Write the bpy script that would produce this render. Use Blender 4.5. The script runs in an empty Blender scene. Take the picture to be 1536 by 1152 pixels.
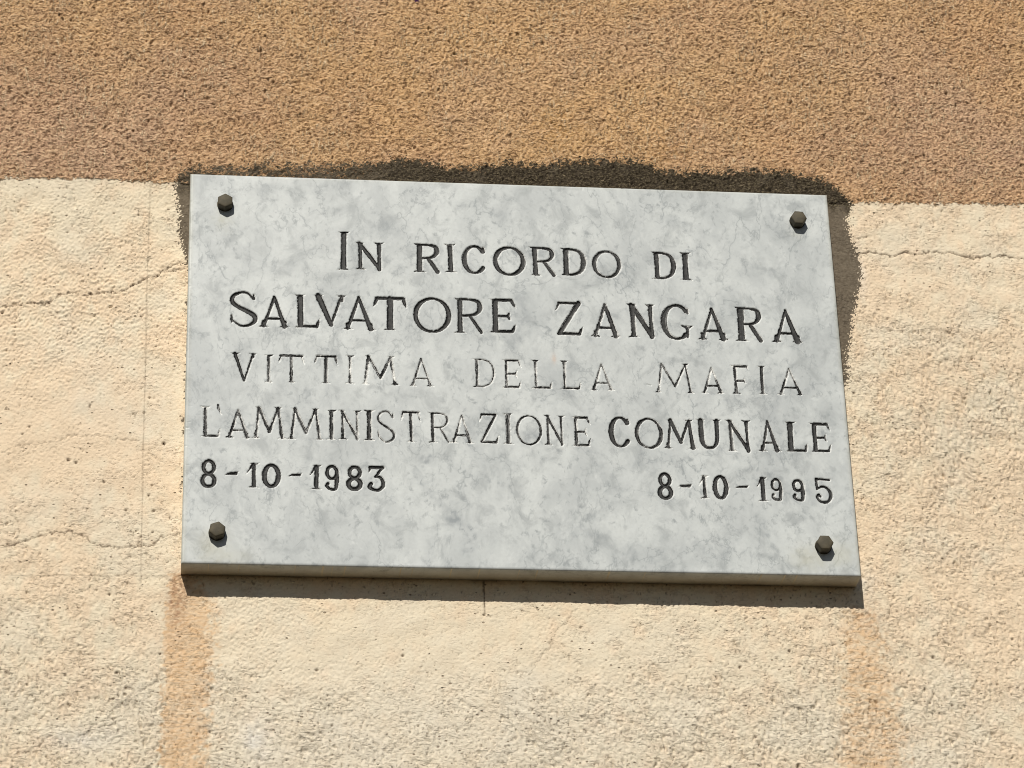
import bpy, math, random
import numpy as np
from mathutils import Vector, Matrix

S = bpy.context.scene
ZC = 2.90                       # height of the plaque's centre above the street (m)

# ------------------------------------------------------------------ camera
F_PX, PITCH, YAW, ROLL = 4549.68, 0.482799, 0.125224, -0.0324199
CX, CZ, DIST = -0.309837, -1.28685, 2.409392
PW, PH, PT = 0.600, 0.39529, 0.0243          # plaque width, height, thickness (m)
dv = np.array([math.sin(YAW)*math.cos(PITCH), math.cos(YAW)*math.cos(PITCH), math.sin(PITCH)])
r0 = np.array([math.cos(YAW), -math.sin(YAW), 0.0]); u0 = np.cross(r0, dv)
rt = math.cos(ROLL)*r0 + math.sin(ROLL)*u0
up = -math.sin(ROLL)*r0 + math.cos(ROLL)*u0
cam_d = bpy.data.cameras.new('camera'); cam = bpy.data.objects.new('camera', cam_d)
S.collection.objects.link(cam)
cam.matrix_world = Matrix(((rt[0], up[0], -dv[0], CX), (rt[1], up[1], -dv[1], -DIST),
                           (rt[2], up[2], -dv[2], CZ + ZC), (0, 0, 0, 1)))
cam_d.sensor_width = 36.0; cam_d.lens = 36.0*F_PX/1536.0
cam_d.clip_start = 0.05; cam_d.clip_end = 200
S.camera = cam

# ------------------------------------------------------------------ sky, sun, exposure
SUN = Vector((0.00654, 0.0243, -0.0212)).normalized()       # direction the light travels
el = math.asin(-SUN.z); az = math.atan2(-SUN.x, -SUN.y)
w = bpy.data.worlds.new('World'); S.world = w; w.use_nodes = True
nt = w.node_tree; nt.nodes.clear()
sky = nt.nodes.new('ShaderNodeTexSky'); sky.sky_type = 'NISHITA'; sky.sun_disc = False
sky.sun_elevation = el; sky.sun_rotation = az
bg = nt.nodes.new('ShaderNodeBackground'); bg.inputs['Strength'].default_value = 0.05
wo = nt.nodes.new('ShaderNodeOutputWorld')
nt.links.new(sky.outputs[0], bg.inputs[0]); nt.links.new(bg.outputs[0], wo.inputs[0])
sd = bpy.data.lights.new('sun', 'SUN'); sd.energy = 5.0; sd.angle = math.radians(0.53); sd.color = (1.0, 0.955, 0.87)
so = bpy.data.objects.new('sun', sd); S.collection.objects.link(so)
so.rotation_mode = 'QUATERNION'; so.rotation_quaternion = SUN.to_track_quat('-Z', 'Y'); so.location = (-1, -3, ZC + 3)
S.view_settings.view_transform = 'Standard'; S.view_settings.look = 'None'
S.view_settings.exposure = -0.30; S.view_settings.gamma = 1.0; S.view_settings.use_curve_mapping = False

# ------------------------------------------------------------------ helpers
def at(px, py, Y):
    """measured point of the survey photo -> metres on the plane y = Y (plaque-centred x, z)"""
    v = dv + rt*(px - 768)/F_PX - up*(py - 576)/F_PX
    s = (Y + DIST)/v[1]
    return CX + v[0]*s, CZ + v[2]*s
def wall_mm(px, py): a, b = at(px, py, PT); return a*1e3, b*1e3
def face_mm(px, py): a, b = at(px, py, 0.0); return a*1e3, b*1e3

def noise(nz, nx, lo, hi, ax=1.0, az_=1.0, seed=0, step=1.0, rot=0.0):
    """periodic band-passed noise, std 1; lo..hi wavelengths in mm, ax/az_ stretch"""
    rng = np.random.default_rng(seed)
    f = np.fft.rfft2(rng.standard_normal((nz, nx)).astype(np.float32))
    kx = np.fft.rfftfreq(nx, step)[None, :]; kz = np.fft.fftfreq(nz, step)[:, None]
    c, s = math.cos(rot), math.sin(rot)
    k = np.sqrt(((kx*c + kz*s)*ax)**2 + ((-kx*s + kz*c)*az_)**2)
    g = np.exp(-(k*lo)**2*1.2)*(1 - np.exp(-(k*hi)**2*1.2))
    n = np.fft.irfft2(f*g, s=(nz, nx)).astype(np.float32)
    return n/n.std()
def ss(a, b, x):
    t = np.clip((x - a)/(b - a), 0, 1); return t*t*(3 - 2*t)
def seg_dist(X, Z, p, q):
    dx, dz = q[0]-p[0], q[1]-p[1]; L = dx*dx + dz*dz + 1e-9
    t = np.clip(((X-p[0])*dx + (Z-p[1])*dz)/L, 0, 1)
    return np.hypot(X - p[0] - t*dx, Z - p[1] - t*dz), t
def mesh_from(name, co, quads, smooth=True):
    me = bpy.data.meshes.new(name)
    me.vertices.add(len(co)); me.vertices.foreach_set('co', np.ascontiguousarray(co, np.float32).ravel())
    n = len(quads)
    me.loops.add(n*4); me.polygons.add(n)
    me.loops.foreach_set('vertex_index', np.ascontiguousarray(quads, np.int32).ravel())
    me.polygons.foreach_set('loop_start', np.arange(0, n*4, 4, dtype=np.int32))
    me.polygons.foreach_set('use_smooth', np.full(n, smooth, bool))
    me.update(calc_edges=True); me.validate()
    return me
def attr(me, name, v):
    a = me.attributes.new(name, 'FLOAT', 'POINT'); a.data.foreach_set('value', np.ascontiguousarray(v, np.float32).ravel())
def link(o, parent=None):
    S.collection.objects.link(o)
    if parent: o.parent = parent
    return o

class NT:
    """tiny node-tree writer"""
    def __init__(s, name):
        s.m = bpy.data.materials.new(name); s.m.use_nodes = True; s.t = s.m.node_tree; s.t.nodes.clear()
        s.out = s.t.nodes.new('ShaderNodeOutputMaterial'); s.b = s.t.nodes.new('ShaderNodeBsdfPrincipled')
        s.t.links.new(s.b.outputs[0], s.out.inputs[0])
        s.pos = s.t.nodes.new('ShaderNodeNewGeometry').outputs['Position']
    def put(s, sock, v):
        if hasattr(v, 'links') or hasattr(v, 'is_output'): s.t.links.new(v, sock)
        elif isinstance(v, tuple) and len(v) == 3 and len(sock.default_value) == 4: sock.default_value = (*v, 1)
        else: sock.default_value = v
    def at(s, n):
        a = s.t.nodes.new('ShaderNodeAttribute'); a.attribute_name = n; return a.outputs['Fac']
    def math(s, op, a, b=0.0, c=0.0, clamp=False):
        n = s.t.nodes.new('ShaderNodeMath'); n.operation = op; n.use_clamp = clamp
        for i, v in enumerate((a, b, c)): s.put(n.inputs[i], v)
        return n.outputs[0]
    def noise(s, scale, detail=3, rough=.55, dist=0.0, vec=None):
        n = s.t.nodes.new('ShaderNodeTexNoise'); s.put(n.inputs['Vector'], vec or s.pos)
        n.inputs['Scale'].default_value = scale; n.inputs['Detail'].default_value = detail
        n.inputs['Roughness'].default_value = rough; n.inputs['Distortion'].default_value = dist
        return n.outputs['Fac']
    def scaled(s, v, rot=(0, 0, 0), loc=(0, 0, 0)):
        n = s.t.nodes.new('ShaderNodeMapping'); s.put(n.inputs['Vector'], s.pos)
        n.inputs['Scale'].default_value = v; n.inputs['Rotation'].default_value = rot; n.inputs['Location'].default_value = loc
        return n.outputs[0]
    def ramp(s, f, a, b, lo=0.0, hi=1.0):
        n = s.t.nodes.new('ShaderNodeMapRange'); n.interpolation_type = 'SMOOTHSTEP'
        for i, v in enumerate((f, a, b, lo, hi)): s.put(n.inputs[i], v)
        return n.outputs[0]
    def mix(s, f, a, b, mode='MIX'):
        n = s.t.nodes.new('ShaderNodeMix'); n.data_type = 'RGBA'; n.blend_type = mode
        s.put(n.inputs['Factor'], f); s.put(n.inputs[6], a); s.put(n.inputs[7], b)
        return n.outputs[2]
    def bump(s, h, dist, strength=1.0, normal=None):
        n = s.t.nodes.new('ShaderNodeBump'); n.inputs['Distance'].default_value = dist
        n.inputs['Strength'].default_value = strength; s.put(n.inputs['Height'], h)
        if normal: s.put(n.inputs['Normal'], normal)
        return n.outputs[0]
    def set(s, **k):
        for a, v in k.items(): s.put(s.b.inputs[a.replace('_', ' ')], v)

# ------------------------------------------------------------------ wall material
def wall_material():
    n = NT('painted_render')
    tan, grime, rust, dirt, warm, grey, purp, white, soot, strm = (n.at(k) for k in ('tan', 'grime', 'rust', 'dirt', 'warm', 'grey', 'purple', 'chalk', 'soot', 'grain'))
    f1 = n.noise(420, 3, .6); f2 = n.noise(60, 4, .6); f3 = n.noise(9, 3, .5); f4 = n.noise(24, 3, .6)
    # torn grain, stretched sideways and a little aslant; upright drips of thick paint
    g1 = n.noise(1, 3, .62, .4, n.scaled((240, 300, 520), (0, .12, 0)))
    g2 = n.noise(1, 3, .65, .3, n.scaled((420, 500, 780), (0, -.25, 0), (31, 7, 11)))
    g3 = n.noise(1, 2, .5, .2, n.scaled((620, 400, 130), (0, 0, 0), (5, 3, 17)))
    drip = n.math('MULTIPLY', n.ramp(g3, .57, .68), n.ramp(f4, .44, .56))
    cv = n.ramp(g1, .45, .35); cv2 = n.ramp(g2, .43, .33); pk = n.ramp(n.math('ADD', n.math('MULTIPLY', g1, .5), n.math('MULTIPLY', g2, .5)), .52, .62)  # crevice and peak masks: shade and light of the grain painted into colour
    cream = n.mix(n.ramp(warm, 0, 1), (.775, .672, .500), (.795, .630, .448))
    cream = n.mix(grey, cream, (.735, .672, .560))
    cream = n.mix(n.ramp(f2, .35, .75, 0, .20), cream, (.72, .55, .37)); cream = n.mix(n.ramp(f1, .5, .2, 0, .25), cream, (.58, .47, .33))
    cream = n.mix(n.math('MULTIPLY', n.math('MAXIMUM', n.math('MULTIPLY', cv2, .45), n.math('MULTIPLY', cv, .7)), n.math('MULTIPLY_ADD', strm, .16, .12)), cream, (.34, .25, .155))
    t = n.mix(n.ramp(f3, .38, .64), (.610, .388, .205), (.560, .340, .182))
    t = n.mix(n.ramp(f4, .42, .68, 0, .30), t, (.43, .26, .135)); t = n.mix(warm, t, (.690, .435, .215)); t = n.mix(grey, t, (.575, .375, .250))
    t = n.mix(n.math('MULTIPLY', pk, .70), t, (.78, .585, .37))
    t = n.mix(n.math('MULTIPLY', drip, .70), t, (.84, .67, .44))
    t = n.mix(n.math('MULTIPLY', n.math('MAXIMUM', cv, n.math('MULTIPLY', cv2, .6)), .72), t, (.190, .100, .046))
    vo = n.t.nodes.new('ShaderNodeTexVoronoi'); vo.inputs['Scale'].default_value = 165; n.put(vo.inputs['Vector'], n.scaled((.8, 1, 1.15), (0, .2, 0)))
    vo.inputs['Randomness'].default_value = 1.0
    pit = n.math('MULTIPLY', n.ramp(vo.outputs['Distance'], .19, .09), n.ramp(n.noise(38, 3, .6), .50, .60))
    cream = n.mix(n.math('MULTIPLY', pit, .75), cream, (.20, .135, .08))
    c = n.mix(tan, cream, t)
    c = n.mix(n.math('MULTIPLY', rust, n.ramp(f2, .1, .7, .75, 1)), c, n.mix(tan, n.mix(n.ramp(f4, .35, .65), (.68, .44, .24), (.72, .50, .30)), (.50, .28, .10)))
    c = n.mix(n.math('MULTIPLY', white, n.ramp(f2, .3, .7, .2, .8)), c, (.74, .74, .73))
    c = n.mix(n.math('MULTIPLY', n.at('iron'), n.ramp(f2, .25, .6, .4, .85)), c, (.36, .20, .115))
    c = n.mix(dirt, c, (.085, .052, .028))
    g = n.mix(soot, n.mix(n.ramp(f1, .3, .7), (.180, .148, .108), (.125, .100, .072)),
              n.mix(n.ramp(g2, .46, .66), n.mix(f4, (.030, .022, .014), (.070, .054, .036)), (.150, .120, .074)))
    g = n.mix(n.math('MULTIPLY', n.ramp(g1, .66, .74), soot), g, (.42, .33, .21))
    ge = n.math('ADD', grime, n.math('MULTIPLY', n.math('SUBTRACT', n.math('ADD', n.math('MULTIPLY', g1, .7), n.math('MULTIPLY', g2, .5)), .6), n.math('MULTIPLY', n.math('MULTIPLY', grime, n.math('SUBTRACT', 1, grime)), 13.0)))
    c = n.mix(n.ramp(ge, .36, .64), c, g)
    c = n.mix(purp, c, (.06, .015, .09))
    k = n.math('MULTIPLY_ADD', tan, .90, n.math('MULTIPLY_ADD', strm, .62, .08))
    h = n.math('ADD', n.math('MULTIPLY', n.math('SUBTRACT', n.math('ADD', g1, n.math('MULTIPLY', g2, .7)), n.math('MULTIPLY', n.math('ADD', cv, n.math('MULTIPLY', cv2, .5)), .45)), k), n.math('MULTIPLY', drip, n.math('MULTIPLY', tan, .5)))
    h = n.math('SUBTRACT', n.math('ADD', h, n.math('MULTIPLY', f1, .15)), n.math('MULTIPLY', pit, n.math('SUBTRACT', .5, n.math('MULTIPLY', tan, .5))))
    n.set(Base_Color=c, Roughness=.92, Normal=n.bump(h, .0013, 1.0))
    n.b.inputs['Specular IOR Level'].default_value = .18
    return n.m

# ------------------------------------------------------------------ the wall
NX, NZ = 1296, 1080                                    # periodic relief tile, 1 mm a cell
def wall():
    def lines(a, b, lim):
        dense = list(range(a, b + 1)); out = []; s = 2; v = b
        while v < lim: s = 2 if v < b + 10 else 4 if v < b + 180 else min(int(s*1.35) + 1, 120); v += s; out.append(v)
        inn = []; s = 2; v = a
        while v > -lim: s = 2 if v > a - 10 else 4 if v > a - 180 else min(int(s*1.35) + 1, 120); v -= s; inn.append(v)
        return np.array(inn[::-1] + dense + out)
    xs = lines(-497, 538, 1500); zs = lines(-392, 460, 1350)
    ix = np.mod(xs + 600, NX); iz = np.mod(zs + 500, NZ)
    pick = lambda a: a[np.ix_(iz, ix)]
    X, Z = np.meshgrid(xs.astype(np.float32), zs.astype(np.float32))
    N = lambda *a, **k: pick(noise(NZ, NX, *a, **k))
    big1 = N(120, 500, seed=1); big2 = N(60, 260, seed=2); mid = N(25, 90, seed=3)
    # --- edge between the two coats
    ex = [wall_mm(*p) for p in ((-300, 262), (0, 267), (130, 268), (265, 275), (600, 285), (1000, 297), (1275, 303.5), (1536, 307), (1900, 316))]
    edge = np.interp(X[0], [p[0] for p in ex], [p[1] for p in ex])[None, :]
    rag = N(2.5, 9, seed=5)*.9 + N(8, 40, seed=6)*.7
    tan = ss(-.5, .5, Z - edge + rag)
    # --- relief: fine scratched stucco above, brushed and pitted render below
    a1 = N(2.6, 7, 1.0, 1.7, seed=10, rot=.10); a2 = N(2.1, 5, 1, 1.35, seed=11, rot=-.35); a3 = N(12, 40, seed=12)
    cst = ss(.34, 0, np.abs(N(2.4, 9, .5, 1.5, seed=15, rot=.12)))*ss(.1, .9, N(3, 12, .8, 1.3, seed=16))
    h_tan = .44*a1 + .36*a2 + .24*a3 - .50*np.clip(N(2.0, 5.5, .6, 1.6, seed=13) - 1.1, 0, 2.0) - .75*cst
    vert = N(1.4, 4, 1.6, .30, seed=14)                              # vertical drips of thick paint
    vm = ss(.1, 1.1, big2 + .9*np.exp(-((X - 130)/230)**2) - .2)
    h_tan += .30*vm*np.clip(vert, -1, 3)
    b1 = N(4.5, 13, .8, 1.7, seed=20, rot=.22); b2 = N(2.6, 7, .8, 1.6, seed=21, rot=.12); b3 = N(25, 70, seed=22)
    strk = N(2.3, 7, .22, 1.25, seed=23, rot=.05)                   # sideways float strokes
    # regions of the lower coat
    def blob(px, py, rx, rz):
        x, z = wall_mm(px, py); return np.exp(-((X-x)/rx)**2 - ((Z-z)/rz)**2)
    smooth = np.clip(blob(600, 960, 190, 45) + .7*blob(100, 640, 110, 70) + .5*blob(1420, 400, 110, 60), 0, 1)
    strm = np.clip(1.0*blob(110, 470, 130, 75) + .6*blob(380, 930, 45, 60) + .35*blob(150, 320, 120, 40) + .25*ss(-.5, 1, big2), 0, 1)
    lump = np.clip(.24 + .35*ss(-1, 1, mid) + .42*blob(150, 1080, 180, 110) + .45*blob(1000, 1130, 260, 70)
                   + .50*blob(1450, 640, 130, 170) + .3*blob(1350, 1050, 140, 80) - .55*smooth - .25*strm, .1, 1.2)
    rid = lambda n: 1.0 - 1.6*np.abs(n)
    h_low = lump*(.36*b1 + .26*b2 + .16*rid(b1 + .4*b2)) + .25*b3 + .48*strm*strk + .07*N(1.6, 4, .7, 1.4, seed=24)
    # torn horizontal crevices where the float dragged the sand
    def tears(s0, lo, hi, rot, th, wd):
        n1 = N(lo, hi, .45, 1.5, seed=s0, rot=rot); n2 = N(4, 14, .9, 1.3, seed=s0+1)
        return ss(wd, 0, np.abs(n1))*ss(th, th + .7, n2 + .2*mid*lump)
    tear = np.maximum(tears(60, 3.2, 14, .16, .45 , .30), tears(63, 2.4, 9, .30, .75, .34))*(.60 + .7*lump)*(1 - .55*smooth)
    tear = np.maximum(tear, .8*tears(66, 3, 12, .02, .35, .30)*strm)
    h_low -= .80*tear
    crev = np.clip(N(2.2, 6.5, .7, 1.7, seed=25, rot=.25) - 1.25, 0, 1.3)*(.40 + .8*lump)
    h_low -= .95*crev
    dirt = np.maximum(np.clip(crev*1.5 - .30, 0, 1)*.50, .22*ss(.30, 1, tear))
    pn = N(1.5, 4.5, .8, 1.2, seed=26); pit = np.clip((pn + .35*ss(-.3, 1, mid) - 3.0)*1.8, 0, 1)*(1 - .5*smooth)
    h_low -= 1.5*pit; dirt = np.maximum(dirt, .8*pit)
    # individual air holes
    holes = [(34, 651, 1.3), (103, 689.5, 2.0), (114, 693.5, 1.9), (156, 723, 1.6), (228, 728, 1.5), (223, 743, 1.5), (189, 765, 1.7),
             (230.5, 766, 1.8), (246, 665, 2.0), (224.5, 596, 1.3), (216, 619, 1.2), (229, 798, 1.4), (200, 620, 1.2), (135, 608, 1.3),
             (44, 640, 1.4), (208, 322, 1.5), (171, 320, 1.1), (198, 367, 1.3), (166, 373, 1.1), (68, 356, 1.2), (101, 348, 1.3),
             (262, 549.5, 1.4), (3, 469, 1.5), (110, 492.5, 1.1), (186, 389, 1.2), (1324, 333, 1.2), (1298, 460, 1.4), (1331.5, 478, 1.3),
             (1291, 429, 1.6), (1300, 355, 1.1), (1399.5, 986, 1.9), (1496, 1026.5, 1.6), (1348, 865.5, 1.4), (1519, 958.5, 1.5),
             (1428, 1058, 1.6), (604, 983.5, 1.7), (475, 1005, 1.8), (1281, 589, 1.8), (726.5, 922.5, 1.4), (175, 1009, 1.8),
             (97.5, 1012, 1.7), (164, 891, 1.5), (170, 1048, 1.2), (240, 981, 1.3), (1184, 976, 1.7), (946, 1001, 1.5), (871, 941, 1.5),
             (1110, 1000, 1.7), (1036, 1000, 1.2), (498, 1088, 1.4), (430, 1140, 1.2), (1014.5, 1067, 1.3), (1029, 1072, 1.3), (657, 1120, 1.4)]
    hole = np.zeros_like(X)
    for px, py, r in holes:
        x, z = wall_mm(px, py); hole = np.maximum(hole, np.exp(-(((X-x)/(r*.80))**2 + ((Z-z)/(r*.68))**2)**1.4))
    # --- cracks and pencil guide lines
    def poly(pts, o=(0, 0), sc=1.0): return [wall_mm(o[0] + x/sc, o[1] + y/sc) for x, y in pts]
    def field(pl, wob=0.9):
        x0 = min(p[0] for p in pl) - 8; x1 = max(p[0] for p in pl) + 8; z0 = min(p[1] for p in pl) - 8; z1 = max(p[1] for p in pl) + 8
        ia = np.searchsorted(xs, [x0, x1]); ja = np.searchsorted(zs, [z0, z1])
        sl = (slice(ja[0], ja[1]), slice(ia[0], ia[1])); D = np.full(X[sl].shape, 99., np.float32)
        wx = X[sl] + wobx[sl]*wob; wz = Z[sl] + wobz[sl]*wob
        for p, q in zip(pl, pl[1:]): D = np.minimum(D, seg_dist(wx, wz, p, q)[0])
        return sl, D
    wobx = N(5, 22, seed=31) + .35*N(2, 6, seed=33); wobz = N(5, 22, seed=32) + .35*N(2, 6, seed=34)
    cracks = [(poly(((-260, 775), (0, 765), (100, 765), (150, 750), (290, 750), (340, 695), (430, 685), (495, 700), (590, 688), (685, 683), (780, 640), (860, 597),
                     (900, 597), (960, 545), (1020, 520), (1085, 515)), (0, 260), 3.84), .62, 1),
              (poly(((935, 568), (1040, 555), (1085, 540)), (0, 260), 3.84), .40, .8),
              (poly(((-300, 1030), (0, 1000), (130, 970), (230, 935), (330, 915), (410, 910), (470, 930), (520, 975), (600, 1000), (720, 998), (810, 995),
                     (870, 995), (930, 945), (1035, 920)), (0, 560), 3.84), .50, .85),
              (poly(((10, 458), (80, 425), (160, 412), (260, 402), (370, 380), (430, 355), (500, 358), (600, 365), (700, 380), (800, 388)), (0, 560), 3.84), .30, .45),
              (poly(((195, 372), (260, 380), (350, 385), (420, 380), (480, 385), (540, 405), (600, 380), (680, 390), (740, 372), (800, 385), (860, 375),
                     (900, 390), (1000, 412), (1060, 400), (1120, 405), (1180, 395), (1240, 415), (1290, 420), (1600, 400)), (1200, 280), 3.84), .66, 1),
              (poly(((640, 830), (690, 790), (740, 740), (830, 700), (900, 650), (910, 610), (960, 570), (1000, 550), (1080, 520), (1200, 510)), (0, 852), 3.84), .36, .5),
              (poly(((-120, 540), (0, 585), (70, 615)), (0, 852), 3.84), .4, .6),
              (poly(((230, 250), (200, 310), (130, 360), (100, 440), (50, 500), (10, 560), (-20, 610)), (800, 852), 3.84), .32, .55),
              (poly(((620, 240), (680, 320), (760, 470), (800, 520), (900, 550)), (1136, 852), 3.84), .3, .4)]
    ck = np.zeros_like(X)
    for pl, wd, k in cracks:
        sl, D = field(pl, .7)
        vary = .82 + .18*ss(-1, .6, wobx[sl] - wobz[sl])
        ck[sl] = np.maximum(ck[sl], k*vary*(1 - ss(wd*.20, wd + .58, D)))
    pen = np.zeros_like(X)
    for pl, k in ((poly(((226, 276), (221.5, 403), (218, 546), (217.5, 573), (214, 716), (211.5, 859), (211, 874))), .42),
                  (poly(((8, 863), (240, 864), (270, 865.5))), .32), (poly(((725.5, 872), (727, 919))), .9)):
        sl, D = field(pl, .10)
        pen[sl] = np.maximum(pen[sl], k*(.55 + .45*ss(-.8, .5, rag[sl]))*(1 - ss(.25, .95, D)))
    h = h_low*(1 - tan) + (h_tan + .15)*tan
    h = h - 1.1*ck*(1 - tan) - 1.7*hole - .35*pen
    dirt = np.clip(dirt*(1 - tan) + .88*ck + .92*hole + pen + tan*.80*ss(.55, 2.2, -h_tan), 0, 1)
    # --- bare dirty cement left around the plaque
    tp = [wall_mm(*p) for p in ((255, 262), (275, 243), (300, 240), (345, 243), (400, 237), (450, 240), (500, 237), (560, 236), (600, 230), (640, 235), (665, 243), (700, 244),
                                (760, 237), (800, 240), (880, 232), (960, 234), (1000, 250), (1050, 250), (1100, 251), (1130, 247), (1200, 255), (1240, 262), (1262, 283), (1285, 304))]
    ztop = np.interp(X[0], [p[0] for p in tp], [p[1] for p in tp])[None, :]
    lf = [wall_mm(*p) for p in ((262, 240), (262, 280), (266, 300), (268, 310), (269, 347), (273, 370), (279, 396), (290, 415))]
    rg = [wall_mm(*p) for p in ((1262, 262), (1278, 290), (1280, 306), (1270, 332), (1278, 358), (1286, 379), (1292, 400), (1291, 426), (1287, 441), (1283, 462), (1278, 488),
                                (1274, 514), (1272, 540), (1272, 566), (1262, 590), (1240, 620))]
    itp = lambda c: np.interp(Z[:, 0], [p[1] for p in c[::-1]], [p[0] for p in c[::-1]])[:, None]
    top_soft = ss(0, 1, tan)
    hrag = N(1.2, 6, .35, 1.6, seed=41)*2.0 + rag*.8                   # brush-bristle ends
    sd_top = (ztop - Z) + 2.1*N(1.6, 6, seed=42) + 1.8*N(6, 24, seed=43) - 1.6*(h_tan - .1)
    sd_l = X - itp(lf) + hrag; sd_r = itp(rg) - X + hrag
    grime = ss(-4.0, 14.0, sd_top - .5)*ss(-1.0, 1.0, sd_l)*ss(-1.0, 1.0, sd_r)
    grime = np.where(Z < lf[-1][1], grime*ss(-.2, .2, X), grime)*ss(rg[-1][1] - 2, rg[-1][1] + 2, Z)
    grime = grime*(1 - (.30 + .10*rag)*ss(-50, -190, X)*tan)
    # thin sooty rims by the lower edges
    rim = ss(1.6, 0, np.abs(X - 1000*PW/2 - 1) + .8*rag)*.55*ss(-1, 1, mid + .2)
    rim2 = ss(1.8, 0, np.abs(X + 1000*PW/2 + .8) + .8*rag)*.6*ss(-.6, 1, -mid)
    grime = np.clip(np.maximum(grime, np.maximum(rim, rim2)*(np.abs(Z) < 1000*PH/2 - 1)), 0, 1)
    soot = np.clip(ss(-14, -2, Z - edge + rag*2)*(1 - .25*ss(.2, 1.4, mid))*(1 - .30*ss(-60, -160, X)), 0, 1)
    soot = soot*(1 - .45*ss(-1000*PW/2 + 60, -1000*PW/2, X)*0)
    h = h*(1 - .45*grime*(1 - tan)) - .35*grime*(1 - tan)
    # --- rust-coloured runs under the two lower corners
    x0, z0 = wall_mm(272, 860)
    lx = [wall_mm(*p) for p in ((262, 850), (251, 899), (245, 1000), (243, 1090), (240, 1152), (236, 1300))]
    rx = [wall_mm(*p) for p in ((282, 850), (320, 899), (322, 980), (315, 1060), (308, 1152), (300, 1300))]
    wv = N(6, 40, seed=51)*1.6 + rag*1.1
    r1 = ss(-2.0, 2.5, X - itp(lx) + wv)*ss(-5, 8, itp(rx) - X + wv*1.6)*(Z < z0)
    r1 *= (.66 + .30*ss(-1, 1.2, N(5, 30, 1.2, .22, seed=52)))*(.86 + .14*ss(-1, 1, N(8, 40, seed=57)))
    lx2 = [wall_mm(*p) for p in ((1262, 905), (1272, 930), (1265, 1000), (1270, 1090), (1262, 1152), (1260, 1300))]
    rx2 = [wall_mm(*p) for p in ((1296, 905), (1325, 950), (1330, 1000), (1350, 1090), (1355, 1152), (1360, 1300))]
    r2 = ss(-9, 9, X - itp(lx2) + wv*2)*ss(-10, 10, itp(rx2) - X + wv*2)*ss(0, 10, wall_mm(1290, 905)[1] - Z)
    r2 *= .22 + .42*ss(-1, 1, N(6, 40, 1.1, .5, seed=53))
    r3 = tan*np.clip(.55*blob(830, 195, 38, 28) + .5*blob(1010, 228, 22, 16) + .15*blob(500, 150, 120, 60), 0, .7)*ss(-1, 1, N(4, 20, seed=54))
    r0 = 1.25*blob(266, 900, 9, 28)*ss(-.6, .8, N(3, 12, 1.2, .5, seed=59) + .5) + .6*blob(1303, 925, 14, 12)*ss(-1, .8, N(3, 12, seed=59))
    r2 = np.clip(r2 + .12*ss(-12, 10, X - itp(lx2) + wv*2)*ss(-18, 16, itp(rx2) - X + wv*3)*ss(0, 8, wall_mm(1290, 905)[1] - Z), 0, 1)
    rust = np.clip(np.maximum(np.maximum(r1, r2), r3), 0, 1); iron = np.clip(r0, 0, .9)*(1 - tan)
    # --- slow colour drift of the old paint
    warm = np.clip(.45 + .14*big2 + .12*mid + .38*blob(110, 650, 150, 140) + .45*blob(1500, 850, 110, 150) + .25*blob(1330, 450, 90, 90)
                   - .45*blob(150, 310, 170, 25) - .55*blob(640, 1060, 260, 90) + .16*N(9, 40, 1, 1.6, seed=56), 0, 1)
    grey = np.clip(.12 + .20*ss(-.2, 1.4, -big2) + .55*blob(680, 1090, 330, 70) + .3*blob(1380, 1120, 70, 30) + .2*blob(170, 620, 40, 25), 0, .85)
    tw = np.clip(.25*ss(-.5, 1.5, big2) + .75*blob(760, 90, 210, 90) + .5*blob(860, 200, 120, 40) + .3*ss(-.2, 1.3, N(8, 45, 1, 1.5, seed=58)), 0, 1)*.8
    tg = np.clip(.85*blob(20, 210, 190, 90) + .7*blob(1440, 230, 140, 80) + .3*ss(0, 1.4, -big1) + .2*ss(0, 1.4, mid), 0, 1)*.85
    warm = warm*(1 - tan) + tw*tan; grey = grey*(1 - tan) + tg*tan
    chalk = np.clip(.9*blob(385, 1110, 14, 18) + .5*blob(120, 1105, 30, 12) + .4*blob(1290, 400, 6, 30) + .5*blob(1300, 875, 9, 12), 0, 1)*(1 - tan)
    pu = blob(625, 0, 3.2, 5.0); pu = ss(.45, .75, pu + .1*rag)
    # --- mesh (the patch hidden by the slab is left out and closed by one sunk quad)
    co = np.stack([X*.001, PT - h*.001, Z*.001], -1).reshape(-1, 3)
    nz, nx = X.shape; idx = np.arange(nz*nx).reshape(nz, nx)
    q = np.stack([idx[:-1, :-1], idx[:-1, 1:], idx[1:, 1:], idx[1:, :-1]], -1)
    hid = (np.abs(X[:-1, :-1] + .5) < 282) & (Z[:-1, :-1] > -168) & (Z[:-1, :-1] < 176)
    q = q[~hid].reshape(-1, 4)
    used = np.zeros(nz*nx, bool); used[q.ravel()] = True
    new = np.cumsum(used) - 1
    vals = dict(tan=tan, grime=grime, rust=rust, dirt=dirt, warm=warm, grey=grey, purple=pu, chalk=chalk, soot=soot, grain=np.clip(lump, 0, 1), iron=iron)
    base = int(used.sum())
    extra = np.array([(-.29, PT + .003, -.176), (.29, PT + .003, -.176), (.29, PT + .003, .184), (-.29, PT + .003, .184)])
    # back and sides: the wall is a real 30 cm thick piece of masonry
    cs = [idx[0, 0], idx[0, -1], idx[-1, -1], idx[-1, 0]]
    bk = co[cs].copy(); bk[:, 1] = PT + .30
    co2 = np.concatenate([co[used], extra, bk])
    b = base + 4; c = [int(new[i]) for i in cs]
    qq = np.concatenate([new[q], [[base, base+1, base+2, base+3], [b+3, b+2, b+1, b], [c[0], b, b+1, c[1]], [c[1], b+1, b+2, c[2]],
                                  [c[2], b+2, b+3, c[3]], [c[3], b+3, b, c[0]]]])
    me = mesh_from('wall', co2, qq)
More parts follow.
